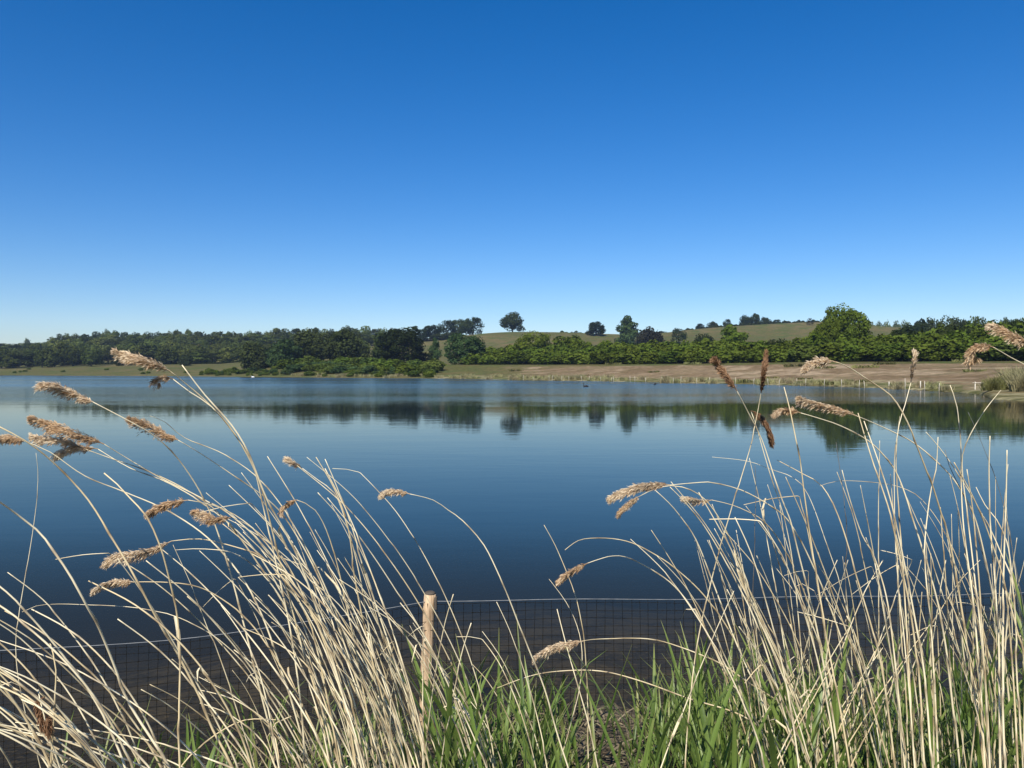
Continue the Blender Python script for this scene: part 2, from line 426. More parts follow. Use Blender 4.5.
# single trees that stand out
tree(512.5, 612, 21, 312.6, 'round', 'oak', 'lone dark round tree standing by itself on the bare hill crest', name='oak_tree', var=14, nq=5200, leaf=.026)
tree(596, 560, 17, 321.5, 'round', 'oak', 'small dark round tree on the hill just right of the lone tree', name='oak_tree', var=2, nq=4200)
tree(627, 480, 20, 316.5, 'tall', 'willow', 'paler taller tree with pointed top, right of the small dark round one on the slope', name='poplar_tree', var=1, nq=4200)
tree(650, 430, 26, 327.5, 'low', 'copper', 'wide reddish dark bush-like tree right of the pale pointed tree', name='copper_tree', var=1, nq=3800)
tree(679, 500, 15, 328, 'round', 'oak', 'small dark tree with a ragged crown left of the sloping hedgerow', name='oak_tree', var=3, nq=1800)
tree(703, 330, 24, 334, 'round', 'oak', 'dark rounded tree rising from the shrub belt under the sloping field', name='oak_tree', var=4, nq=3000)
tree(735, 240, 25, 325.5, 'tall', 'bright', 'bright green upright tree above the shrub belt left of the biggest tree', name='alder_tree', var=2, nq=4200)
tree(846, 182, 42, 306.5, 'dome', 'bright', 'biggest bright green tree, domed above the right shrub belt', name='lime_tree', var=3, nq=11000, leaf=.020)
tree(829, 176, 26, 318, 'dome', 'bright', 'bright green shoulder tree at the left foot of the biggest domed tree', name='lime_tree', var=5, nq=5000, leaf=.024)
tree(810, 560, 7, 318, 'round', 'copper', 'tiny thin brownish tree in front of the field left of the biggest tree', name='thorn_tree', var=1, nq=700)
tree(402, 292, 42, 327, 'dome', 'oak', 'large dark round tree just left of the hill gap, above the bright scrub', name='oak_tree', var=5, nq=7000, leaf=.024)
tree(385, 300, 26, 334, 'low', 'oak', 'dark tree leaning against the left side of the large round tree', name='oak_tree', var=6, nq=3800)
tree(349, 300, 36, 330, 'low', 'oak', 'dark spreading tree behind the scrub, right one of the joined dark pair', name='oak_tree', var=7, nq=5200, leaf=.026)
tree(310, 300, 46, 330, 'round', 'oak', 'dark spreading tree behind the scrub, left one of the joined dark pair', name='oak_tree', var=8, nq=5600, leaf=.026)
tree(283, 290, 30, 340, 'low', 'willow', 'pale green willow left of the joined dark trees', name='willow_tree', var=2, nq=4200)
tree(255, 300, 30, 343, 'low', 'oak', 'dark low tree left of the pale green willow', name='oak_tree', var=9, nq=3800)
tree(465, 262, 37, 334, 'dome', 'willow', 'grey green broad willow with dark foot, under the hilltop clump', name='willow_tree', var=3, nq=6500, leaf=.024)
tree(435, 300, 12, 338, 'tall', 'willow', 'slim pale tree between the large round tree and the broad willow', name='poplar_tree', var=3, nq=2200)
tree(424, 300, 20, 352, 'low', 'oak', 'low dark bush at the right foot of the large round tree', name='bush', var=10, nq=2600, cat='bush')
tree(186, 395, 13, 355, 'low', 'oak', 'dark round bush at the field edge below the left woods', name='bush', var=11, nq=2600, cat='bush')
tree(122, 420, 14, 351, 'low', 'oak', 'dark bush at the field edge behind the highest reed plume', name='bush', var=12, nq=2600, cat='bush')
tree(535, 250, 36, 332, 'dome', 'bright', 'broad dome-shaped green bush in front of the bare hill field', name='bush', var=5, nq=5200, cat='bush')
tree(573, 245, 34, 336, 'low', 'bright', 'broad green bush right of the dome-shaped one, below the small dark tree', name='bush', var=6, nq=5200, cat='bush')
for i, (u, yt, w) in enumerate([(422, 329, 14), (431, 325, 18), (446, 320, 18), (458, 319.5, 17), (466, 319, 15), (473, 317, 19)]):
    tree(u, 600+6*(i % 2), w, yt, 'round', 'oak', 'dark tree in the clump on the hilltop left of the lone tree', 'hilltop clump trees', 'oak_tree', i % 3+1, 3000)
for i, (u, yt, w) in enumerate([(427, 338, 18), (440, 334, 20), (452, 332, 20)]):
    tree(u, 560, w, yt, 'round', 'oak', 'dark tree in the clump on the hilltop left of the lone tree', 'hilltop clump trees', 'oak_tree', i % 3+1, 3000)
for i, (u, yt, w) in enumerate([(700, 323.5, 9), (712, 321.5, 9), (727, 319, 8), (746, 315, 12), (755, 313.8, 11), (766, 317, 11), (777, 319.5, 8), (662, 331, 9), (688, 330, 9)]):
    tree(u, 625, w, yt, 'low' if i % 2 else 'round', 'oak', 'small dark tree in the hedgerow along the right skyline', 'skyline hedgerow trees', 'hedgerow_tree', i % 3+1, 2600)
for i, u in enumerate([866, 873, 880, 888, 896, 905]):
    tree(u, 820, 11, 321+random.uniform(-.7, 1.2), 'low', 'wood', 'distant tree on the skyline right of the biggest tree', 'far skyline trees', 'skyline_tree', i % 3, 1500)
for i, (u, yt, w) in enumerate([(912, 324, 22), (922, 319.5, 20), (934, 317.5, 22), (947, 317, 22), (960, 318.5, 20), (973, 321, 20), (986, 322, 20), (1000, 321, 22), (1014, 320, 22), (1028, 321, 24)]):
    tree(u, 330, w, yt, 'round', 'oak', 'dark tree in the long wooded ridge behind the right shrub belt', 'right ridge trees', 'ridge_tree', i % 4+1, 3400)
for i, (u, yt) in enumerate([(974, 316), (987, 316.5), (1001, 317), (1012, 319), (1022, 318)]):
    tree(u, 300, 13, yt, 'spindly', 'wood', 'thin open-crowned tree poking above the right ridge', 'open-crowned ridge trees', 'thin_tree', i % 3, 420)
# skyline hedgerows: long clipped hedges of leaf clumps
def hedge(name, label, us_, Yf, topf, thick, matk, n, leaf, seed):
    r = np.random.default_rng(seed); Vs = []; T = []
    for _ in range(n):
        u = r.uniform(us_[0], us_[1]); Y = Yf(u)+r.uniform(-thick, thick); g = G(u, Y)
        h = max(.6, CAMZ+(HY-topf(u)+.8*math.sin(u*.45)+.5*math.sin(u*1.3))/F*Y-g.z)
        p = np.array(g)+np.array([0, 0, h*r.random()**.8])
        nn = r.normal(size=3); nn /= np.linalg.norm(nn); q = np.cross(nn, r.normal(size=3)); q /= np.linalg.norm(q); s = np.cross(nn, q)
        L = leaf*r.uniform(.6, 1.3)
        Vs += [p-q*L, p-s*L*.7, p+q*L, p+s*L*.7]; T += [r.random()]*4
    me = mesh_from(name, Vs, [(i, i+1, i+2, i+3) for i in range(0, len(Vs), 4)], M[matk], False, {'tone': T})
    return tag(obj(name, me), label, 'hedge')
hedge('hedge', 'dark hedge climbing along the right skyline above the sloping field', (684, 832), lambda u: 622, lambda u: interp(u, [(684, 330), (720, 325.5), (760, 322.5), (832, 320.5)]), 1.2, 'oak', 6500, .7, 3)
hedge('hedge', 'low dark hedge line across the flat field under the left woods', (-60, 245), lambda u: 470-u*.25, lambda u: 362.3, 1., 'oak', 8000, .45, 4)
hedge('hedge', 'short dark hedge line at the hill crest between lone tree and small round tree', (560, 592), lambda u: 622, lambda u: 332.2, 1., 'oak', 500, .6, 5)
# woods on the left hill
k = 0
skyl = [(-80, 350), (0, 344), (20, 344), (45, 341), (60, 335), (90, 333), (115, 330.5), (150, 333), (175, 331), (205, 331.5), (240, 332), (265, 330), (305, 326.5), (330, 329), (350, 326), (378, 329), (410, 331)]
rowsY = [430, 475, 515, 555, 595, 635]
for ri, Yr in enumerate(rowsY):
    u = -70+ri*3
    while u < 415:
        w = random.uniform(11, 19)*(1.15-.06*ri)
        if u > 360 and ri < 3: u += 12; continue
        low = 357-(ri*2.2)
        t = ri/5.
        yt = (1-t)*(349+3*math.sin(u*.07)) + t*interp(u, skyl)+random.uniform(-2., 2.)*(1 if ri < 5 else .8)
        if u < 60: yt = max(yt, interp(u, skyl)-1)
        if ri == 0 and (96 < u < 118 or 150 < u < 165): u += 12; continue
        tree(u, Yr+random.uniform(-12, 12), w, yt, random.choice(['round', 'low', 'round', 'low', 'tall']) if ri < 5 else random.choice(['round', 'low']), 'wood',
             'tree in the wide dark wood covering the left hillside', 'trees of the left hillside wood', 'woodland_tree', k % 4, 1700, .040)
        k += 1; u += w*random.uniform(.62, .85)
for (u, yt) in ((26, 338), (107, 329), (177, 329.3), (189, 329)):
    tree(u, 600, 7, yt, 'tall', 'wood', 'pointed conifer-like tree standing above the left woods', 'pointed trees above the left wood', 'conifer_tree', 5, 1500)
# bright scrub on the near-left shore
for i in range(165):
    u = random.uniform(200, 440) if i % 5 else random.uniform(300, 435); Ys = shore(u); t = random.random()
    Y = Ys+2+t*42
    base = HY-(G(u, Y).z-CAMZ)*F/Y
    h = random.uniform(1.3, 3.0)*(1 if u > 285 else .55)*(.6 if t < .25 else 1)*(1.35 if t > .7 and random.random() < .4 else 1)
    tree(u, Y, h*1.9/Y*F, base-h/Y*F, random.choice(['low', 'round']), random.choice(['scrub', 'scrub', 'bright', 'willow']), 'low green shrub in the scrub along the middle of the far shore', 'lakeside scrub shrubs', 'shrub', i % 4, 1300, .05, cat='shrub')
for i in range(16):
    u = random.uniform(0, 250); Y = shore(u)+random.uniform(12, 70); g = G(u, Y); h = random.uniform(.5, .9)
    base = HY-(g.z-CAMZ)*F/Y
    tree(u, Y, h*2.6/Y*F, base-h/Y*F, 'low', 'scrub', 'tiny shrub dotting the flat grass by the far left shore', 'tiny field shrubs', 'shrub', i % 4, 500, .06, cat='shrub')
# shrub belt along the right bank
beltY = lambda u: interp(u, YBK)+5
belt_top = [(478, 349), (500, 347), (520, 343), (555, 345), (590, 343), (620, 342.5), (660, 343), (700, 341), (720, 340), (750, 341), (790, 340), (815, 333), (880, 335), (900, 332), (930, 329), (960, 326), (1000, 325), (1080, 323), (1250, 320)]
for row in range(4):
    u = 474+row*4
    while u < 1120:
        Y = beltY(u)+4+row*6.5+random.uniform(-2, 2)
        w = random.uniform(3.6, 6.2)/Y*F
        top = interp(u, belt_top); fr = [.60, .80, .95, 1.05][row]
        base = HY-(G(u, Y).z-CAMZ)*F/Y
        yt = base-(base-top)*fr*random.uniform(.86, 1.08)
        tree(u, Y, w*1.25, yt, random.choice(['low', 'low', 'round']), random.choice(['bright', 'bright', 'bright', 'oak' if row > 1 else 'bright', 'scrub' if row == 0 else 'bright']),
             'dense green shrub in the long belt behind the right bank', 'shrubs of the right bank belt', 'belt_shrub', 1+random.randrange(3), 3000, .034, cat='shrub')
        u += w*random.uniform(.62, .85)

# ------------------------------------------------------------------ shoreline things
def tuft_mesh(name, mat, n, h, spread, seed, wid=.02):
    r = random.Random(seed); mb = MB()
    for _ in range(n):
        a = r.uniform(0, 6.28); q = spread*math.sqrt(r.random()); b = Vector((q*math.cos(a), q*math.sin(a), -.05))
        hh = h*r.uniform(.5, 1.); ln = Vector((r.gauss(0, .22), r.gauss(0, .22), 1))
        mb.ribbon([b, b+ln*hh*.5, b+ln*hh+Vector((ln.x*hh*.4, ln.y*hh*.4, -hh*.08))], [wid, wid*.9, wid*.2], Vector((math.cos(a), math.sin(a), 0)), [r.random()]*3)
    return mb.mesh(name, mat)
tm = [tuft_mesh('grass_tuft', M['tuft'], 110, 1., .9, 50+i, .035) for i in range(3)]
for i in range(120):
    u = random.choice([random.uniform(430, 620), random.uniform(520, 800), random.uniform(800, 985)]) if i < 96 else random.uniform(290, 430)
    Y = shore(u)+random.uniform(-1.2, 4 if u > 700 else 9)
    s = random.uniform(.5, 1.0)*(1.0 if u < 800 else .8)
    tag(obj('grass_tuft', tm[i % 3], None, Vector(((u-CX)/F*Y, Y, max(gz(u, Y), -.1))), random.uniform(0, 6), (s*1.4, s*1.2, s*1.15)),
        'pale dry grass tuft at the far water line', 'grass tuft', 'pale tufts along the far water line')
mb = MB(); mb.tube([(0, 0, -.5), (.01, 0, .4), (0, .01, 1.05)], [.028, .026, .022], 6)
stake = mb.mesh('stake', M['stake'], True)
for i in range(34):
    u = 528+i*12.5*(.6+.4*i/34)+random.uniform(-7, 7); Y = shore(u)-random.uniform(.2, 1.2)
    o = obj('stake', stake, None, ((u-CX)/F*Y, Y, -.02), random.uniform(0, 6), (1, 1, random.uniform(.7, 1.15))); o.rotation_euler[0] = random.uniform(-.12, .12)
    tag(o, 'thin pale wooden stake at the water line of the far right bank', 'stake', 'pale stakes along the far water line')
def post_at(u, Y, ytop, r, label):
    mb = MB(); z = CAMZ+(HY-ytop)/F*Y
    mb.tube([(0, 0, -.5), (0, .01, z*.5), (.01, 0, z)], [r, r, r*.9], 8)
    tag(obj('marker_post', mb.mesh('marker_post', M['stake'], True), None, ((u-CX)/F*Y, Y, 0)), label, 'post')
post_at(889, 82, 381.5, .045, 'pale upright post in the water left of the right spit, under the thin twiggy reed')
post_at(920.5, 78, 381, .05, 'pale upright post in the water between the twiggy reed and the low rail')
post_at(938, 80, 382.5, .03, 'thin short pale post nearest right of the pair of posts')
rt = obj('wooden_rail', None, None, ((979-CX)/F*68, 68, 0)); tag(rt, 'low pale wooden rail frame standing in the water by the right spit', 'rail')
for dx, hh in ((-.35, .95), (.42, 1.0), (.75, .8)):
    mb = MB(); mb.tube([(dx, 0, -.4), (dx+.01, 0, hh)], .045, 7); obj('rail_post', mb.mesh('rail_post', M['stake'], True), rt)
mb = MB(); mb.tube([(-.6, -.05, .86), (1.0, -.05, .84)], .032, 6); obj('top_bar', mb.mesh('top_bar', M['stake'], True), rt)
mb = MB(); mb.tube([(-.4, -.05, .2), (1.2, -.05, .17)], .03, 6); obj('lower_bar', mb.mesh('lower_bar', M['stake'], True), rt)
# weeds on the right bank
wmx = [tuft_mesh('weed_clump', M['rush'], 90, .5, .9, 150+i, .05) for i in range(3)]
for i in range(18):
    u = random.uniform(500, 985); Ys = shore(u); Yb = interp(u, YBK); Y = Ys+2+(Yb-Ys)*random.random()**.8
    s_ = random.uniform(.6, 1.5)
    tag(obj('weed_clump', wmx[i % 3], None, G(u, Y), random.uniform(0, 6), (s_*1.6, s_*1.6, s_)), 'low green weed clump growing on the bare soil of the right bank', 'weed', 'weeds scattered on the right bank')
# spit vegetation
for i in range(34):
    green = i % 3 != 0
    u = random.uniform(990, 1090) if green else random.uniform(1003, 1100); Y = random.uniform(56, 66)
    me = PROTO.setdefault(('rush', i % 6), None) or tuft_mesh('rush_clump', M['rush'] if green else M['tuft'], 300, 1.1 if green else 1.8, .8, 90+i, .022)
    me.name = 'rush_clump'
    tag(obj('rush_clump', me, None, G(u, Y), random.uniform(0, 6), random.uniform(.8, 1.15)),
        'green rush clump on the right spit' if green else 'tall straw-coloured rush clump on the right spit', 'rush clump',
        'green rush clumps on the right spit' if green else 'straw rush clumps on the right spit')
# water birds
def bird(u, Y, mat, label, L=.55, neck=True):
    o = obj('water_bird', None, None, ((u-CX)/F*Y, Y, 0), random.uniform(-.5, .5)); tag(o, label, 'bird')
    mb = MB(); pts = []; rad = []
    for i in range(9):
        t = i/8; pts.append((L*(t-.5), 0, .05+.05*t*0+.06*(1-t)*0+.04*math.sin(t*3))); rad.append(.13*L/.55*math.sin(.25+t*2.6))
    mb.tube(pts, rad, 10)
    if neck:
        mb.tube([(-L*.38, 0, .06), (-L*.52, 0, .22), (-L*.48, 0, .36), (-L*.50, 0, .44)], [.06, .035, .03, .028], 8)
        mb.tube([(-L*.40, 0, .45), (-L*.50, 0, .46), (-L*.62, 0, .45)], [.02, .045, .02], 8)
    obj('body', mb.mesh('body', mat, True), o)
    mb = MB(); zz = .45 if neck else .16
    mb.tube([(-L*.62, 0, zz), (-L*.78, 0, zz-.01)], [.014, .004], 6); obj('beak', mb.mesh('beak', M['stake'], True), o)
bird(586, 92, M['bird'], 'dark long-necked water bird swimming below the small dark round tree', .6)
bird(655, 108, M['bird'], 'low dark duck on the water close to the far right bank', .5, False)
bird(253, 232, M['white'], 'white water bird close to the scrub shore on the left', .9)

# ------------------------------------------------------------------ wire fence in the shallows
fr = obj('wire_fence', None, None, (-.44, 4.0, 0)); tag(fr, 'low dark wire mesh fence with a round wooden post, standing along the water edge', 'fence')
FP = [(-4.6, 2.75), (-3.1, 3.25), (-.44, 4.0), (3.0, 4.15), (6., 4.4)]
def fpos(s):  # s: 0..4 param
    i = min(int(s), 3); t = s-i
    a, b = FP[i], FP[i+1]; x = a[0]*(1-t)+b[0]*t; y = a[1]*(1-t)+b[1]*t
    sag = 4*t*(1-t)*(.085 if i < 2 else .008)
    return x, y, .70-sag+.004*math.sin(x*5)
def fl(x, y, z): return (x+.44, y-4.0, z)
mw = MB()
for seg in range(4):
    a, b = FP[seg], FP[seg+1]; Ls = math.hypot(b[0]-a[0], b[1]-a[1]); n = int(Ls/.046)
    prev = None
    for i in range(n+1):
        t = i/n; x, y, zt = fpos(min(seg+t, 3.9999)); bulge = .012*math.sin(x*3.1)
        mw.tube([fl(x+.004*math.sin(i*1.7), y+bulge, zt-.004), fl(x+.006*math.sin(i*.9), y-bulge, zt*.5), fl(x, y, .03)], .0013, 4, cap=False)
    m = int(n/2)
    for h in range(16):
        pts = []
        for i in range(m+1):
            x, y, zt = fpos(min(seg+i/m, 3.9999)); z = .035+(zt-.012-.035)*h/15+.003*math.sin(i*.8+h*2)
            pts.append(fl(x, y+.008*math.sin(x*3.1+h), z))
        mw.tube(pts, .0013, 4, cap=False)
obj('wire_mesh', mw.mesh('wire_mesh', M['wire']), fr)
mw = MB(); pts = [fl(*[(v if k < 2 else v+.004) for k, v in enumerate(fpos(min(i*.04, 3.999)))]) for i in range(101)]
mw.tube(pts, .0019, 5); obj('line_wire', mw.mesh('line_wire', M['line_wire'], True), fr)
def fence_post(x, y, h, r, lean, label=None):
    mb = MB(); n = 12; pts = []; rad = []; tn = []
    for i in range(14):
        t = i/13; z = -.35+t*(h+.35)
        pts.append(fl(x+lean*t+.002*math.sin(i*2), y+.002*math.cos(i*1.7), z)); rad.append(r*(1.05-.08*t+.02*math.sin(i*2.3)))
    mb.tube(pts, rad, 14); o = obj('fence_post', mb.mesh('fence_post', M['post'], True), fr)
    mb = MB(); mb.tube([fl(x+lean, y, h), fl(x+lean, y, h+.006), fl(x+lean, y, h+.012)], [r*.93, r*.88, r*.5], 14)
    obj('post_top', mb.mesh('post_top', M['bark'], True), o)
    mb = MB(); mb.box(fl(x+lean*.95+r*1.05, y-r*.3, h-.045), (.006, .02, .03)); obj('staple_block', mb.mesh('staple_block', M['bark']), o)
fence_post(-.475, 4.02, .735, .0325, .045)
fence_post(-3.1, 3.27, .72, .034, .02); fence_post(3.05, 4.17, .72, .034, .0)

# ------------------------------------------------------------------ dead reed stalks
def catmull(pts, per):
    out = []
    n = len(pts)
    for i in range(n-1):
        p0 = pts[max(i-1, 0)]; p1 = pts[i]; p2 = pts[i+1]; p3 = pts[min(i+2, n-1)]
        k = max(1, int((p2-p1).length/per))
        for j in range(k):
            t = j/k
            out.append(.5*((2*p1)+(p2-p0)*t+(2*p0-5*p1+4*p2-p3)*t*t+(3*p1-p0-3*p2+p3)*t*t*t))
    out.append(pts[-1]); return out
def stem_mesh(pts, r0, r1, seed, mat):
    """pts tip -> root"""
    r = random.Random(seed); c = catmull(pts, .022)
    L = [0]
    for i in range(1, len(c)): L.append(L[-1]+(c[i]-c[i-1]).length)
    tot = L[-1]; mb = MB(); rad = []; tn = []; P2 = []; nodes = []
    nx = .10+r.random()*.1; kink = Vector((0, 0, 0)); base_t = r.uniform(0, .12)
    for i, p in enumerate(c):
        t = L[i]/tot; rr = r1+(r0-r1)*min(1, t*1.1)**.7; tone = base_t
        if L[i] > nx: nx += r.uniform(.11, .2); nodes.append(i); kink = Vector((r.gauss(0, .0011), r.gauss(0, .0011), 0))
        if i in nodes: rr *= 1.35; tone = .75
        elif nodes and i == nodes[-1]+1: tone = .35
        P2.append(p+kink); rad.append(rr); tn.append(tone)
    mb.tube(P2, rad, 6, tn)
    return mb, P2, nodes
def plume_mesh(axis, width, seed, mat, density=1.0, ragged=1.0):
    """axis tip -> neck points; drooping feathery panicle"""
    r = random.Random(seed); mb = MB(); c = catmull(axis, .008); n = len(c)
    mb.tube(c, [.0006+.0008*i/n for i in range(n)], 4, [.5]*n)
    Ltot = sum((c[i+1]-c[i]).length for i in range(n-1))
    nb = int(max(8, 105*density*Ltot/.14)); width *= .60
    for b in range(nb):
        s = r.random()**.9; i = min(n-2, int(s*(n-1))); base = c[i]
        tip_dir = (c[max(i-4, 0)]-c[min(i+4, n-1)]).normalized()
        prof = math.sin(min(1, .01+s*1.0)*math.pi*.90)**1.0
        perp = Vector((r.gauss(0, 1), r.gauss(0, 1), r.gauss(-.35, 1))); perp = (perp-tip_dir*perp.dot(tip_dir)).normalized()
        rem = sum((c[j+1]-c[j]).length for j in range(i)); bl = min(Ltot*r.uniform(.12, .34)*(.35+.65*prof), rem*.9+.003)
        out = width*prof*r.uniform(.15, .85)*ragged
        pts = [base, base+tip_dir*bl*.4+perp*out*.75, base+tip_dir*bl*.8+perp*out-Vector((0, 0, .1*bl)), base+tip_dir*bl*1.05+perp*out*.95-Vector((0, 0, .3*bl))]
        cc = catmull(pts, bl/7)
        mb.tube(cc, .00035, 3, [.5]*len(cc), cap=False)
        for k in range(1, len(cc)):
            for rep in range(3):
                p = cc[k]+Vector((r.gauss(0, .0012), r.gauss(0, .0012), r.gauss(0, .0012)))
                d = ((cc[k]-cc[k-1]).normalized()+Vector((r.gauss(0, .24), r.gauss(0, .24), r.gauss(-.08, .24)))).normalized()
                l = r.uniform(.008, .014); sd = d.cross(Vector((r.gauss(0, 1), r.gauss(0, 1), r.gauss(0, 1)))).normalized()*r.uniform(.0005, .0011)
                tone = max(0, min(1, r.gauss(.18+.45*s-.3*(out/width if width else 0), .38)))
                mb.add([p, p+d*l*.5+sd, p+d*l, p+d*l*.5-sd], [(0, 1, 2, 3)], tone)
    return mb.mesh('seed_head', mat)
SEED = [100]
def ground_root(p, q):
    """continue from last drawn point q (prev p) down to the bank"""
    d = (q-p).normalized(); pts = []; cur = q.copy(); step = .12
    for _ in range(40):
        d = (d*.88+Vector((0, 0, -1))*.12).normalized(); cur = cur+d*step
        g = bank_z(cur.x, cur.y)
        if cur.z <= g-.03: pts.append(cur.copy()); break
        pts.append(cur.copy())
    return pts[1::2] if len(pts) > 4 else pts
def stalk(px, Y, label, group=None, plume=None, r0=.0042, r1=.0015, mat='straw', pm='plume', pw=.016, lean=0., dens=1., leaf=None, rag=1.):
    """px: photo columns/rows from tip to root; Y: depth at tip; lean: extra depth at the root"""
    SEED[0] += 1; sd = SEED[0]; r = random.Random(sd)
    n = len(px); Yd = [Y+lean*i/max(1, n-1)+.02*math.sin(i+sd) for i in range(n)]
    pts = [P(x, y, yy) for (x, y), yy in zip(px, Yd)]
    if pts[-1].z > bank_z(pts[-1].x, pts[-1].y): pts += ground_root(pts[-2], pts[-1])
    mb, P2, nodes = stem_mesh(pts, r0*.80, r1*.55, sd, mat)
    root = pts[-1].copy()
    mb.V = [tuple(Vector(v)-root) for v in mb.V]
    # dry leaf sheath flakes belong to the stem
    o = obj('reed_stalk', mb.mesh('reed_stalk', M[mat], True), None, root)
    tag(o, label, 'reed stalk', group)
    if plume:
        ax = [P(x, y, Y+.015*math.sin(k*2+sd)) for k, (x, y) in enumerate(plume)]+[pts[0]]
        ax = [a-root for a in ax]
        obj('seed_head', plume_mesh(ax, pw, sd, M[pm], dens, rag), o)
    if leaf is None: leaf = r.random() < .4
    if leaf and len(nodes) > 3:
        lb = MB()
        for _ in range(1):
            i = r.choice(nodes[1:]); p = P2[i]; t = (P2[max(i-2, 0)]-P2[i]).normalized()
            sd_ = Vector((r.gauss(0, 1), r.gauss(0, 1), r.gauss(0, .6))).normalized(); L_ = r.uniform(.05, .16)
            q = [p-root, p-root+t*L_*.5+sd_*L_*.12, p-root+t*L_*.8+sd_*L_*.4-Vector((0, 0, L_*.1)), p-root+t*L_*.95+sd_*L_*.6-Vector((0, 0, L_*.35))]
            lb.ribbon(q, [.003, .0035, .0022, .0004], t.cross(sd_).normalized(), [r.uniform(0, .4)]*4, .3)
        obj('dry_leaf', lb.mesh('dry_leaf', M['straw']), o)
    return o

S = stalk
# --- left side, traced one by one (tip to root)
S([(170, 371), (185, 383), (205, 400), (228, 425), (247, 455), (262, 490), (272, 530), (285, 580), (300, 640), (318, 700), (330, 768)], 1.75,
  'dead reed whose big tan plume rises highest at the left, over the far shore', None, [(117, 351), (130, 356), (148, 361)], lean=.3, r0=.0046, pw=.021, dens=1.5)
S([(182, 365), (205, 395), (232, 425), (250, 455), (268, 500), (290, 540), (310, 590), (330, 650), (350, 720), (362, 768)], 1.7,
  'bare thick reed tip ending right beside the highest left plume', lean=.25, r1=.0022, r0=.0048)
S([(173, 379), (190, 392), (212, 407), (235, 435), (252, 462), (262, 500), (275, 560), (290, 630), (300, 700), (305, 768)], 1.8,
  'reed with a tiny curled wisp hanging just below the highest left plume', None, [(160, 384), (161, 376)], lean=.2, pw=.006, dens=.6)
S([(93, 402), (131, 422), (156, 437), (178, 459), (200, 492), (217, 530), (235, 590), (258, 680), (280, 768)], 1.8,
  'reed with a bushy tan plume left of and lower than the highest left plume', None, [(42, 385), (58, 387), (75, 394)], lean=.3, pw=.021, dens=1.4)
S([(178, 440), (203, 455), (240, 480), (268, 500), (290, 525), (320, 580), (350, 660), (385, 768)], 2.0,
  'reed with a loose greyish plume crossing the stem of the bushy tan one', None, [(131, 419), (145, 424), (160, 432)], lean=.3, pw=.020, dens=1.1, rag=1.3)
S([(150, 416), (165, 422), (185, 438), (225, 455), (262, 482), (300, 535), (335, 610), (370, 700), (390, 768)], 2.1,
  'thin bare reed tip arching over the greyish plume', lean=.3, r1=.001)
S([(104, 444), (130, 460), (165, 480), (200, 497), (235, 520), (275, 560), (320, 630), (365, 768)], 1.9,
  'reed with the upper of three stacked feathery plumes at the far left', None, [(33, 418), (50, 424), (75, 433)], lean=.25, pw=.021, dens=1.2, rag=1.25)
S([(85, 449), (110, 458), (150, 472), (190, 492), (225, 520), (262, 570), (300, 640), (340, 768)], 1.95,
  'reed with the middle of three stacked feathery plumes at the far left', None, [(33, 435), (48, 439), (66, 441)], lean=.2, pw=.014, dens=.9, rag=1.3)
S([(98, 449), (130, 468), (170, 484), (215, 512), (255, 550), (290, 610), (325, 700), (345, 768)], 2.0,
  'reed with the lowest of three stacked feathery plumes at the far left', None, [(57, 455), (68, 450), (82, 447)], lean=.2, pw=.017, dens=.9, rag=1.2)
S([(-25, 415), (0, 427), (24, 440), (45, 455), (64, 473), (88, 500), (109, 533), (128, 564), (146, 598), (162, 628), (176, 651), (200, 698), (213, 729), (233, 768)], 1.6,
  'long bare reed entering at the left edge and sweeping down across the water', lean=.2, r1=.0022)
S([(24, 441), (50, 452), (85, 476), (125, 492), (170, 512), (215, 545), (255, 600), (285, 680), (310, 768)], 1.9,
  'reed whose brown plume touches the left picture edge', None, [(-14, 440), (-4, 438), (10, 437)], lean=.2, pw=.017, dens=1.2)
S([(-10, 498), (0, 502), (18, 515), (36, 529), (55, 551), (73, 578), (84, 598), (95, 620), (109, 653), (125, 694), (137, 716), (156, 745), (170, 768)], 1.35,
  'thickest bare reed curving in from the left edge at half height', lean=.2, r1=.0026, r0=.0042)
S([(36, 453), (38, 480), (33, 526), (24, 582), (18, 620), (17, 660), (25, 710), (40, 768)], 1.8, 'very thin grey reed standing almost upright at the far left', r1=.0008, r0=.0018, leaf=False)
S([(104, 473), (117, 484), (130, 498), (146, 516), (159, 544), (166, 567), (173, 597), (177, 620), (179, 659), (178, 718), (180, 768)], 1.5,
  'bare reed that bends over then drops straight down left of the dense clump', lean=.05, r1=.0023, r0=.0034)
S([(172, 541), (200, 539), (232, 546), (262, 558), (290, 590), (315, 640), (340, 768)], 1.9, 'reed with a long drooping brown plume above the wire fence at left', None, [(109, 562), (120, 554), (140, 552), (158, 547)], lean=.1, pw=.013, dens=1.2)
S([(175, 550), (205, 549), (240, 556), (275, 590), (300, 640), (320, 700), (335, 768)], 2.0, 'thin bare reed arching just under the long drooping brown plume', lean=.1, r1=.001)
S([(133, 582), (160, 582), (190, 585), (215, 595), (250, 622), (280, 665), (310, 720), (330, 768)], 1.9, 'reed with a small narrow plume lowest over the water at left', None, [(96, 590), (105, 584), (118, 581)], lean=.1, pw=.011)
S([(22, 612), (36, 606), (58, 604), (91, 605), (128, 607), (155, 611), (180, 618), (220, 640), (255, 680), (290, 768)], 1.9, 'thin reed lying nearly flat over the fence top at left', lean=.1, r1=.0008, r0=.0022)
S([(188, 500), (212, 505), (235, 515), (262, 537), (290, 575), (320, 630), (350, 700), (365, 768)], 1.8, 'reed with a compact golden brown plume left of the dense clump', None, [(150, 512), (160, 506), (175, 502)], lean=.15, pw=.015, dens=1.2)
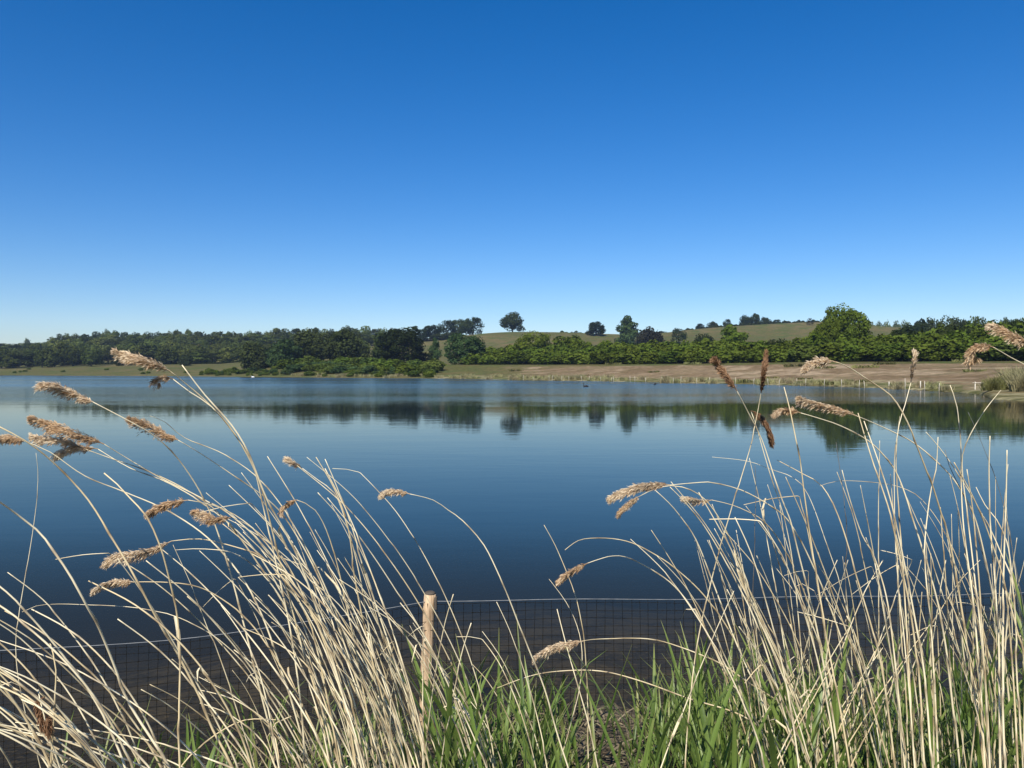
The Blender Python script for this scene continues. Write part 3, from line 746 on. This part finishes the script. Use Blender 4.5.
S([(232, 517), (255, 530), (285, 560), (310, 610), (340, 690), (355, 768)], 1.9, 'reed with a short grey brown plume half inside the dense clump', None, [(195, 512), (205, 514), (218, 519)], lean=.15, pw=.016, dens=.9)
S([(302, 468), (318, 480), (334, 493), (345, 520), (356, 560), (368, 620), (382, 700), (395, 768)], 2.1, 'reed with a tiny plume sticking out above the dense clump', None, [(288, 459), (294, 463)], lean=.15, pw=.009, dens=.9)
S([(316, 457), (335, 490), (347, 525), (355, 575), (370, 650), (400, 768)], 2.0, 'left of two bare tips standing close together above the dense clump', lean=.1, r1=.0018)
S([(325, 459), (337, 487), (352, 530), (374, 600), (408, 700), (430, 768)], 2.0, 'right of two bare tips standing close together above the dense clump', lean=.1, r1=.0016)
S([(297, 500), (315, 510), (330, 540), (345, 600), (365, 700), (375, 768)], 2.0, 'reed with an orange brown leaf wisp inside the top of the dense clump', None, [(283, 512), (287, 503)], lean=.1, pw=.007, dens=.5)
S([(410, 494), (433, 500), (448, 510), (463, 521), (484, 545), (500, 577), (510, 600), (526, 642), (544, 688), (558, 736), (575, 790)], 1.9,
  'reed arching alone over open water with a small plume near the picture centre', None, [(385, 494), (392, 491), (400, 491)], lean=.2, pw=.010, dens=1.1, r0=.0034)
S([(544, 525), (555, 545), (565, 568), (572, 585), (577, 600), (583, 631), (586, 666), (587, 698), (589, 768)], 2.2, 'bare upright reed left of the small hanging plume at centre', r1=.0014, r0=.0026)
S([(549, 579), (566, 602), (577, 626), (582, 652), (580, 687), (572, 720), (558, 768)], 2.2, 'thin dull reed bending backwards at its foot near the centre gap', r1=.001, r0=.0024)
S([(557, 609), (566, 644), (577, 683), (588, 722), (598, 768)], 2.1, 'short bare reed leaning left in the centre gap before the fence', r1=.002, r0=.003)
S([(588, 563), (603, 558), (613, 556), (626, 557), (645, 566), (670, 582), (690, 605), (710, 640), (730, 680), (755, 720), (780, 768)], 2.1,
  'low arching reed with a slim hanging plume right of the centre', None, [(560, 580), (568, 573), (577, 568)], lean=.3, pw=.008, dens=1.1)
S([(565, 550), (574, 543), (584, 539), (605, 538), (626, 541), (645, 549), (675, 568), (708, 600), (740, 650), (770, 710), (800, 768)], 2.2, 'bare arching reed with its bent tip above the slim hanging plume', lean=.3, r1=.0014)
S([(583, 641), (600, 639), (648, 639), (680, 647), (719, 663), (746, 681), (767, 694), (789, 709), (820, 740), (840, 768)], 2.1,
  'reed lying level across the fence with a fat buff plume', None, [(537, 656), (548, 650), (563, 644)], lean=.3, pw=.014, dens=1.5)
S([(497, 688), (530, 676), (560, 671), (600, 671), (640, 681), (690, 699), (740, 715), (780, 742), (800, 768)], 2.2, 'bare reed arching low across the wire mesh below the fat buff plume', lean=.2, r1=.0012)
S([(670, 485), (708, 482), (720, 484), (741, 490), (764, 502), (788, 520), (810, 560), (835, 620), (860, 700), (880, 768)], 2.0,
  'right-hand reed with the longest drooping plume reaching out over the middle water', None, [(611, 497), (625, 490), (640, 486), (655, 484)], lean=.3, pw=.013, dens=1.7)
S([(640, 496), (660, 487), (682, 487), (705, 500), (725, 530), (742, 570), (765, 630), (795, 700), (820, 768)], 2.1, 'reed with a stubby plume hanging right under the longest drooping plume', None, [(620, 511), (627, 505), (634, 499)], lean=.2, pw=.009, dens=1.3)
S([(712, 500), (740, 508), (770, 527), (795, 570), (820, 640), (850, 768)], 2.2, 'reed with a thin level plume right of the longest drooping plume', None, [(685, 498), (694, 499), (703, 501)], lean=.2, pw=.007, dens=.9)
S([(655, 490), (668, 502), (680, 516), (696, 540), (712, 580), (735, 640), (765, 710), (785, 768)], 2.1, 'bare reed falling straight from behind the base of the stubby plume', lean=.1, r1=.0016)
S([(670, 487), (690, 508), (710, 535), (735, 580), (762, 640), (800, 768)], 2.0, 'bare reed starting at the neck of the longest drooping plume', lean=.1, r1=.0016)
S([(737, 391), (748, 412), (762, 440), (772, 470), (782, 500), (790, 520), (800, 560), (815, 620), (830, 700), (840, 768)], 1.9,
  'tall reed with a brown spike-like plume tilted left against the far bank', None, [(716, 360), (722, 369), (730, 380)], lean=.2, pw=.008, dens=1.6, pm='plume_dark')
S([(761, 393), (758, 410), (754, 429), (748, 452), (738, 485), (728, 520), (716, 560), (705, 605), (696, 650), (690, 700), (685, 768)], 2.0,
  'tall reed with an upright dark brown plume, tallest of the right half', None, [(766, 354), (765, 362), (763, 378)], lean=.1, pw=.008, dens=1.7, pm='plume_dark', r0=.0028)
S([(751, 411), (756, 425), (763, 450), (772, 480), (782, 510), (792, 560), (800, 640), (810, 768)], 2.1, 'reed with a dark plume hanging down between the two tallest brown ones', None, [(771, 441), (767, 428), (758, 414)], lean=.1, pw=.012, dens=1.1, pm='plume_dark', r0=.0024)
S([(784, 387), (790, 410), (796, 440), (800, 460), (805, 500), (811, 540), (820, 600), (835, 680), (850, 768)], 1.9, 'bare stiff reed tip reaching the far shore line, right of the dark plumes', r1=.002, r0=.0034)
S([(801, 413), (818, 418), (841, 426), (869, 441), (888, 460), (899, 478), (912, 515), (926, 560), (945, 640), (960, 768)], 1.9, 'arching reed with a blunt tan plume pointing left above the right clump', None, [(776, 414), (782, 410), (792, 410)], lean=.2, pw=.009, dens=1.3)
S([(857, 416), (869, 421), (889, 430), (914, 443), (943, 467), (960, 488), (976, 520), (990, 580), (1005, 660), (1015, 768)], 2.0, 'arching reed with a long twisted plume before the dark reflection', None, [(800, 398), (815, 403), (835, 408)], lean=.2, pw=.011, dens=1.3)
S([(836, 362), (850, 368), (868, 380), (890, 395), (902, 412), (912, 433), (925, 465), (937, 500), (948, 540), (960, 600), (975, 700), (985, 768)], 1.7, 'high arching reed with a ragged tan plume in front of the far right bank', None, [(808, 367), (816, 362), (827, 360)], lean=.3, pw=.014, dens=1.4, r1=.0018)
S([(993, 347), (1010, 357), (1035, 372), (1055, 400), (1068, 450), (1075, 560), (1078, 768)], 1.8, 'reed from the right edge with a curled hook-shaped pale plume', None, [(978, 358), (971, 352), (977, 347), (985, 345)], lean=.2, pw=.007, dens=1.5)
S([(1040, 348), (1060, 372), (1080, 420), (1090, 520), (1095, 768)], 1.7, 'reed with a reddish plume at the upper right edge of the picture', None, [(992, 326), (1005, 330), (1020, 339)], lean=.2, pw=.014, dens=1.3)
S([(911, 382), (905, 405), (899, 425), (895, 460), (895, 500), (896, 560), (905, 640), (915, 768)], 1.9, 'upright reed topped by a twiggy brown remnant in front of the right bank', None, [(914, 353), (914, 362), (912, 372)], pw=.004, dens=.7, r0=.0026, r1=.0014)
S([(1001, 390), (985, 410), (970, 435), (962, 455), (963, 485), (968, 520), (975, 580), (985, 680), (990, 768)], 1.9, 'reed forking right toward the spit from the right clump', r1=.0009)
S([(950, 385), (957, 407), (960, 440), (961, 475), (964, 530), (975, 620), (985, 768)], 2.0, 'reed with a bent pale tip standing left of the forked one', r1=.0014)
S([(990, 436), (989, 470), (990, 510), (993, 560), (998, 640), (1000, 768)], 1.9, 'stiff upright bare reed second from the right edge', r1=.002)
S([(1007, 450), (1006, 500), (1004, 560), (1002, 660), (1005, 768)], 1.8, 'stiff upright bare reed nearest the right edge', r1=.0021)
S([(755, 465), (756, 490), (755, 520), (752, 600), (750, 700), (750, 768)], 2.2, 'dark dull stem rising inside the left part of the right clump', mat='darkstem', r0=.002, r1=.0012)
S([(836, 442), (840, 470), (844, 500), (846, 540), (846, 650), (848, 768)], 2.2, 'dark dull upright stem before the big tree reflection', mat='darkstem', r0=.002, r1=.0012)
S([(945, 450), (949, 465), (956, 480), (965, 500), (985, 560), (1000, 650), (1005, 768)], 2.1, 'short dark broken stem among pale reeds of the right clump', mat='darkstem', r0=.002, r1=.0016)
S([(968, 412), (978, 434), (992, 470), (1004, 510), (1015, 560), (1030, 650), (1040, 768)], 2.0, 'grey thin stem crossing the stiff upright reeds at right', mat='darkstem', r0=.0018, r1=.0008)
S([(820, 486), (838, 481), (870, 482), (900, 487), (922, 500), (945, 532), (965, 575), (985, 640), (995, 768)], 2.2, 'thin reed arching flat through the middle of the right clump', r1=.0008, r0=.0022)
S([(712, 457), (747, 461), (770, 469), (794, 478), (808, 495), (825, 540), (850, 620), (880, 768)], 2.2, 'thin reed with a faint wisp pointing left behind the leaning brown plume', r1=.0008, r0=.0022)
S([(777, 460), (803, 474), (822, 486), (838, 516), (855, 570), (880, 660), (895, 768)], 2.0, 'reed with a bent-over bare top in the middle of the right half', r1=.0016)
S([(858, 413), (866, 440), (877, 475), (890, 515), (900, 560), (915, 640), (925, 768)], 1.9, 'bare tall reed tip, left of two parallel ones above the right clump', r1=.0019)
S([(864, 421), (875, 452), (888, 490), (898, 530), (910, 590), (925, 680), (932, 768)], 1.9, 'bare tall reed tip, right of two parallel ones above the right clump', r1=.0019)
S([(900, 416), (897, 440), (896, 475), (899, 520), (905, 600), (915, 768)], 2.1, 'slightly wavy pale reed behind the twiggy topped one', r1=.0014)
S([(842, 470), (850, 500), (862, 535), (875, 560), (890, 620), (905, 768)], 2.0, 'dotted pale reed leaning between the big tree reflection and right clump', r1=.0016)
S([(926, 432), (945, 455), (975, 500), (1000, 550), (1020, 610), (1040, 768)], 2.1, 'straight leaning reed tip right of the arching tan plume stem', r1=.0014)
S([(938, 437), (936, 470), (930, 500), (925, 560), (932, 640), (938, 768)], 2.0, 'upright pale reed crossing the leaning ones at right', r1=.0015)
S([(976, 487), (985, 505), (1002, 530), (1012, 580), (1022, 768)], 2.0, 'short pale reed leaning left between the two stiff upright ones', r1=.0016)
S([(45, 697), (38, 690), (44, 715), (48, 735), (60, 768)], 1.5, 'broken reed with a rusty brown plume hanging among the left corner stems', None, [(48, 727), (44, 715), (38, 700)], pw=.014, dens=1.0, pm='plume_dark')
S([(50, 643), (56, 670), (53, 720), (50, 768)], 1.5, 'short upright straw stub in the left corner', r1=.002)
for (pl, lb) in (([(200, 690), (235, 700), (270, 725), (300, 768)], 'low arching reed near the bottom edge left of the clump, upper one'),
                 ([(200, 703), (232, 716), (262, 742), (275, 768)], 'low arching reed near the bottom edge left of the clump, lower one'),
                 ([(280, 720), (245, 720), (215, 735), (195, 752), (180, 768)], 'flattened reed lying backwards near the bottom edge left of the clump'),
                 ([(243, 628), (280, 645), (310, 670), (330, 720), (340, 768)], 'bare blunt tip pointing left from the clump at fence height'),
                 ([(221, 605), (245, 640), (262, 680), (280, 768)], 'short leaning reed left of the clump crossing the fence wire')):
    S(pl, 1.9, lb, r1=.0016)
nS = SEED[0]-100
# --- filled clumps
def arc(rx, ry, tx, ty, bend):
    """root pixel -> tip pixel with a bend that grows toward the tip"""
    pts = []
    for i in range(7):
        t = i/6.; x = rx+(tx-rx)*(t**(1+bend)); y = ry+(ty-ry)*(1-(1-t)**(1+bend*.35))
        pts.append((x, y))
    pts = pts[::-1]
    if random.random() < .09:       # snapped: the top hangs at a sharp angle
        k = random.uniform(12, 60); a = random.uniform(-.5, .6); x0, y0 = pts[0]
        pts = [(x0-k*math.cos(a), y0+k*math.sin(a)+6), (x0-k*.5*math.cos(a), y0+k*.45*math.sin(a)+1), (x0-2, y0-1)]+pts
    return pts
U = random.uniform
for i in range(38):
    rx = U(10, 330); d = U(120, 250); ty = U(560, 735)
    if i % 3 == 0: rx = U(-40, 190)
    S(arc(rx, 810, rx-d, max(ty, 560), U(.35, .8)), U(1.3, 1.9), 'pale bare reed leaning steeply left in the bottom left corner', 'leaning reeds of the left corner', r1=U(.0016, .0026), r0=U(.003, .0044), lean=U(0, .3))
for i in range(70):
    rx = random.gauss(388, 56); rx = max(255, min(500, rx)); ty = U(455, 620) if i % 3 else U(590, 700)
    tx = rx-(800-ty)*(U(.3, .72) if i % 12 else -U(.0, .2))
    if tx < 205: ty += 70
    kk = S(arc(rx, 815, tx, ty, U(.2, .8)), U(1.7, 2.5), 'pale reed packed in the dense clump left of the wooden post', 'reeds of the dense left clump', r1=U(.0010, .0022), r0=U(.0022, .0042), lean=U(-.1, .4),
      plume=None)
for i in range(14):
    rx = U(440, 560); ty = U(600, 700)
    S(arc(rx, 810, rx-(800-ty)*U(.2, .5), ty, U(.2, .6)), U(2., 2.6), 'slender bare reed around and right of the wooden post', 'slender reeds beside the post', r1=.0013, r0=.003)
for i in range(78):
    rx = U(735, 1060); ty = U(480, 690) if i % 2 else U(450, 600)
    if rx < 800: ty = max(ty, 530)
    s = U(.08, .55) if rx < 880 else U(-.08, .42)
    if i % 8 == 0: s = -U(.1, .45); ty = max(ty, 560)
    S(arc(rx, 815, rx-(800-ty)*s, ty, U(.1, .7)), U(1.7, 2.6), 'pale reed packed in the wide clump at the right', 'reeds of the wide right clump', r1=U(.0011, .0021), r0=U(.0028, .004), lean=U(0, .3))
for i in range(10):
    rx = U(640, 860); ty = U(590, 680)
    S(arc(rx, 800, rx+(800-ty)*U(.3, .7), ty, .1), U(2., 2.4), 'straw stem leaning to the right across the green shoots', 'right-leaning stems before the green shoots', r1=.0015, r0=.003)

# finer reeds standing further back in both clumps: too many to count
bk_ = MB()
for i in range(62):
    left = i % 5 < 1
    if left: rx = max(265, min(480, random.gauss(375, 50))); ty = U(480, 680); tx = rx-(800-ty)*U(.25, .6)
    else: rx = U(740, 1060); ty = U(440, 640); tx = rx-(800-ty)*U(-.05, .42)
    if not left and rx < 800: ty = max(ty, 540)
    Yb_ = U(2.1, 2.9); pp = [P(x, y, Yb_+.02*k) for k, (x, y) in enumerate(arc(rx, 815, tx, ty, U(.1, .7)))]
    pp += ground_root(pp[-2], pp[-1])
    m_, _, _ = stem_mesh(pp, U(.0018, .0028), U(.0005, .0010), 5000+i, 'straw')
    bk_.add(m_.V, m_.F, m_.T)
tag(obj('dead_reeds', bk_.mesh('dead_reeds', M['straw'], True)), 'thin pale dead reeds massed at the back of the two clumps', 'reeds', kind='stuff')

# ------------------------------------------------------------------ green reed shoots
def shoot_proto(i):
    r = random.Random(900+i); h = 1.0
    sm = MB(); cur = [Vector((0, 0, -.05))]
    for k in range(7): cur.append(cur[-1]+Vector((r.gauss(0, .006), r.gauss(0, .006), .115*h)))
    sm.tube(cur, [.0042-.0004*k for k in range(len(cur))], 6, [.0]*len(cur))
    st = sm.mesh('stem', M['blade'], True)
    lf = MB(); a0 = r.uniform(0, 6.28)
    nl = r.choice([5, 6, 7, 8])
    for k in range(nl):
        a = a0+k*math.pi+r.gauss(0, .5); b = cur[min(len(cur)-2, 1+int(k*.85))]+Vector((0, 0, r.uniform(0, .08)))
        L = r.uniform(.30, .52); out = Vector((math.cos(a), math.sin(a), 0)); el = r.uniform(1.15, 1.46)
        pts = [b]; d = out*math.cos(el)+Vector((0, 0, math.sin(el)))
        for q in range(6):
            pts.append(pts[-1]+d*L/6); d = (d+out*.05*r.uniform(.1, 1.5)-Vector((0, 0, .03*r.uniform(.1, 1.9)))).normalized()
        w = r.uniform(.0055, .0100); tn = r.uniform(0, .15)
        lf.ribbon(pts, [w*.55, w*.95, w, w*.85, w*.62, w*.33, .0004], Vector((-math.sin(a), math.cos(a), 0)), [tn, tn, tn, tn, tn+.05, tn+.2, .8], .35)
    return st, lf.mesh('leaves', M['blade'], True)
SP = [shoot_proto(i) for i in range(12)]
prof_top = [(-40, 770), (60, 765), (120, 712), (150, 700), (185, 705), (215, 735), (300, 725), (420, 712), (440, 668), (480, 640), (560, 672), (585, 718), (630, 735), (642, 705), (660, 660), (700, 640), (800, 655), (900, 650), (960, 630), (1024, 625), (1100, 620)]
cnt = 0
for i in range(1500):
    if cnt >= 290: break
    u = U(90, 1080); Yv = U(2.0, 3.6)
    X = (u-CX)/F*Yv
    dens = interp(u, [(90, .25), (130, .5), (200, .45), (240, .35), (400, .45), (440, .9), (560, .8), (590, .3), (630, .3), (650, .9), (1080, 1)])
    if random.random() > dens: continue
    gzv = bank_z(X, Yv)
    if Yv > edge(X)+.1: continue
    top = interp(u, prof_top)+U(-6, 75)
    h = CAMZ+(HY-top)/F*Yv-gzv
    if h < .25: continue
    h = min(h, 1.2)
    st, lf = SP[cnt % 12]
    o = obj('reed_shoot', None, None, (X, Yv, gzv), U(0, 6.28)); w_ = U(.75, 1.15)*(.6+.4*h); o.scale = (w_, w_, h/1.0)
    o.rotation_euler[0] = random.gauss(0, .10); o.rotation_euler[1] = random.gauss(-.03, .10)
    reg = ('fresh green reed shoot rooted under the wide right clump', 'green shoots on the right') if u > 620 else (('fresh green reed shoot right of the wooden post', 'green shoots right of the post') if u > 428 else ('fresh green reed shoot at the foot of the left reeds', 'green shoots on the left'))
    tag(o, reg[0], 'reed shoot', reg[1])
    obj('stem', st, o); obj('leaves', lf, o); cnt += 1
# undergrowth: short grass blades (stuff) and reed litter (stuff)
mb = MB(); r = random.Random(5)
for i in range(3600):
    u = r.uniform(-60, 1100); Yv = r.uniform(1.6, 4.1); X = (u-CX)/F*Yv
    if Yv > edge(X)-.02: continue
    if r.random() > interp(u, [(0, .15), (230, .35), (420, .6), (570, .6), (590, .25), (630, .25), (660, .9), (1100, 1)]): continue
    b = Vector((X, Yv, bank_z(X, Yv)-.01)); L = r.uniform(.12, .42); a = r.uniform(0, 6.28)
    o_ = Vector((math.cos(a), math.sin(a), 0)); pts = [b, b+Vector((0, 0, L*.5))+o_*L*.08, b+Vector((0, 0, L*.85))+o_*L*.25, b+Vector((0, 0, L))+o_*L*.5]
    w = r.uniform(.003, .008); tn = r.random()**2*.7
    mb.ribbon(pts, [w, w, w*.7, .0003], Vector((-o_.y, o_.x, 0)), [tn]*4, .3)
tag(obj('grass', mb.mesh('grass', M['blade'], True)), 'short green grass blades between the reeds on the bank', 'grass', kind='stuff')
mb = MB()
for i in range(7000):
    u = r.uniform(-60, 1100); Yv = r.uniform(1.6, 4.3); X = (u-CX)/F*Yv
    if Yv > edge(X)+.08: continue
    b = Vector((X, Yv, bank_z(X, Yv)+r.uniform(.003, .07))); a = r.uniform(0, 6.28); L = r.uniform(.03, .22)
    d = Vector((math.cos(a), math.sin(a), r.gauss(0, .25))).normalized()
    w = r.uniform(.0015, .006)
    mb.ribbon([b, b+d*L*.5+Vector((0, 0, .01)), b+d*L], [w, w, w*.5], Vector((-d.y, d.x, .2)), [r.random()]*3, .3)
tag(obj('reed_litter', mb.mesh('reed_litter', M['litter'])), 'fallen brown reed litter covering the muddy bank', 'litter', kind='stuff')

# ------------------------------------------------------------------ haze
HAZE = True
if HAZE:
    m, nt, out = newmat('air_haze')
    pv = N(nt, 'ShaderNodeVolumePrincipled'); pv.inputs['Color'].default_value = (.55, .72, 1., 1); pv.inputs['Density'].default_value = .00014
    pv.inputs['Anisotropy'].default_value = .2
    nt.links.new(pv.outputs[0], out.inputs['Volume'])
    mb = MB(); mb.box((0, 640, 31.), (4200, 940, 34.8))
    o = obj('haze', mb.mesh('haze', m)); tag(o, 'thin bluish air between the bank and the far hills', 'haze', kind='stuff')

# ------------------------------------------------------------------ light
EL = 44.; AZ = 198.
w = bpy.data.worlds.new('World'); SC.world = w; w.use_nodes = True
nt = w.node_tree; bg = nt.nodes['Background']
sky = nt.nodes.new('ShaderNodeTexSky'); sky.sky_type = 'NISHITA'; sky.sun_disc = False
sky.sun_elevation = R(EL); sky.sun_rotation = R(AZ); sky.air_density = 1.0; sky.dust_density = .05; sky.ozone_density = 3.0; sky.altitude = 200
hs = nt.nodes.new('ShaderNodeHueSaturation'); hs.inputs['Saturation'].default_value = 1.42
wb = nt.nodes.new('ShaderNodeMix'); wb.data_type = 'RGBA'; wb.blend_type = 'MULTIPLY'; wb.inputs[0].default_value = 1.; wb.inputs[7].default_value = (.91, .935, 1.12, 1)
nt.links.new(sky.outputs[0], hs.inputs['Color']); nt.links.new(hs.outputs[0], wb.inputs[6]); nt.links.new(wb.outputs[2], bg.inputs[0]); bg.inputs[1].default_value = .082
sl = bpy.data.lights.new('sun', 'SUN'); sl.energy = 4.7; sl.angle = R(.5); sl.color = (1., .95, .87)
so_ = bpy.data.objects.new('sun', sl); COL.objects.link(so_)
sd = Vector((math.sin(R(AZ))*math.cos(R(EL)), math.cos(R(AZ))*math.cos(R(EL)), math.sin(R(EL))))
so_.rotation_euler = sd.to_track_quat('Z', 'Y').to_euler(); so_.location = (-20, -20, 40)

cam = bpy.data.cameras.new('camera'); co = bpy.data.objects.new('camera', cam); COL.objects.link(co)
co.location = (0, 0, CAMZ); co.rotation_euler = (R(90), 0, 0)
cam.sensor_width = 36; cam.lens = 36*F/1024; cam.shift_y = -(384-HY)/1024; cam.clip_start = .05; cam.clip_end = 20000
SC.camera = co
vs = SC.view_settings; vs.view_transform = 'Standard'; vs.look = 'None'; vs.exposure = .45; vs.gamma = 1
SC.cycles.use_denoising = True
SC.cycles.max_bounces = 6; SC.cycles.volume_bounces = 0; SC.cycles.transparent_max_bounces = 12
SC.cycles.caustics_reflective = False; SC.cycles.caustics_refractive = False
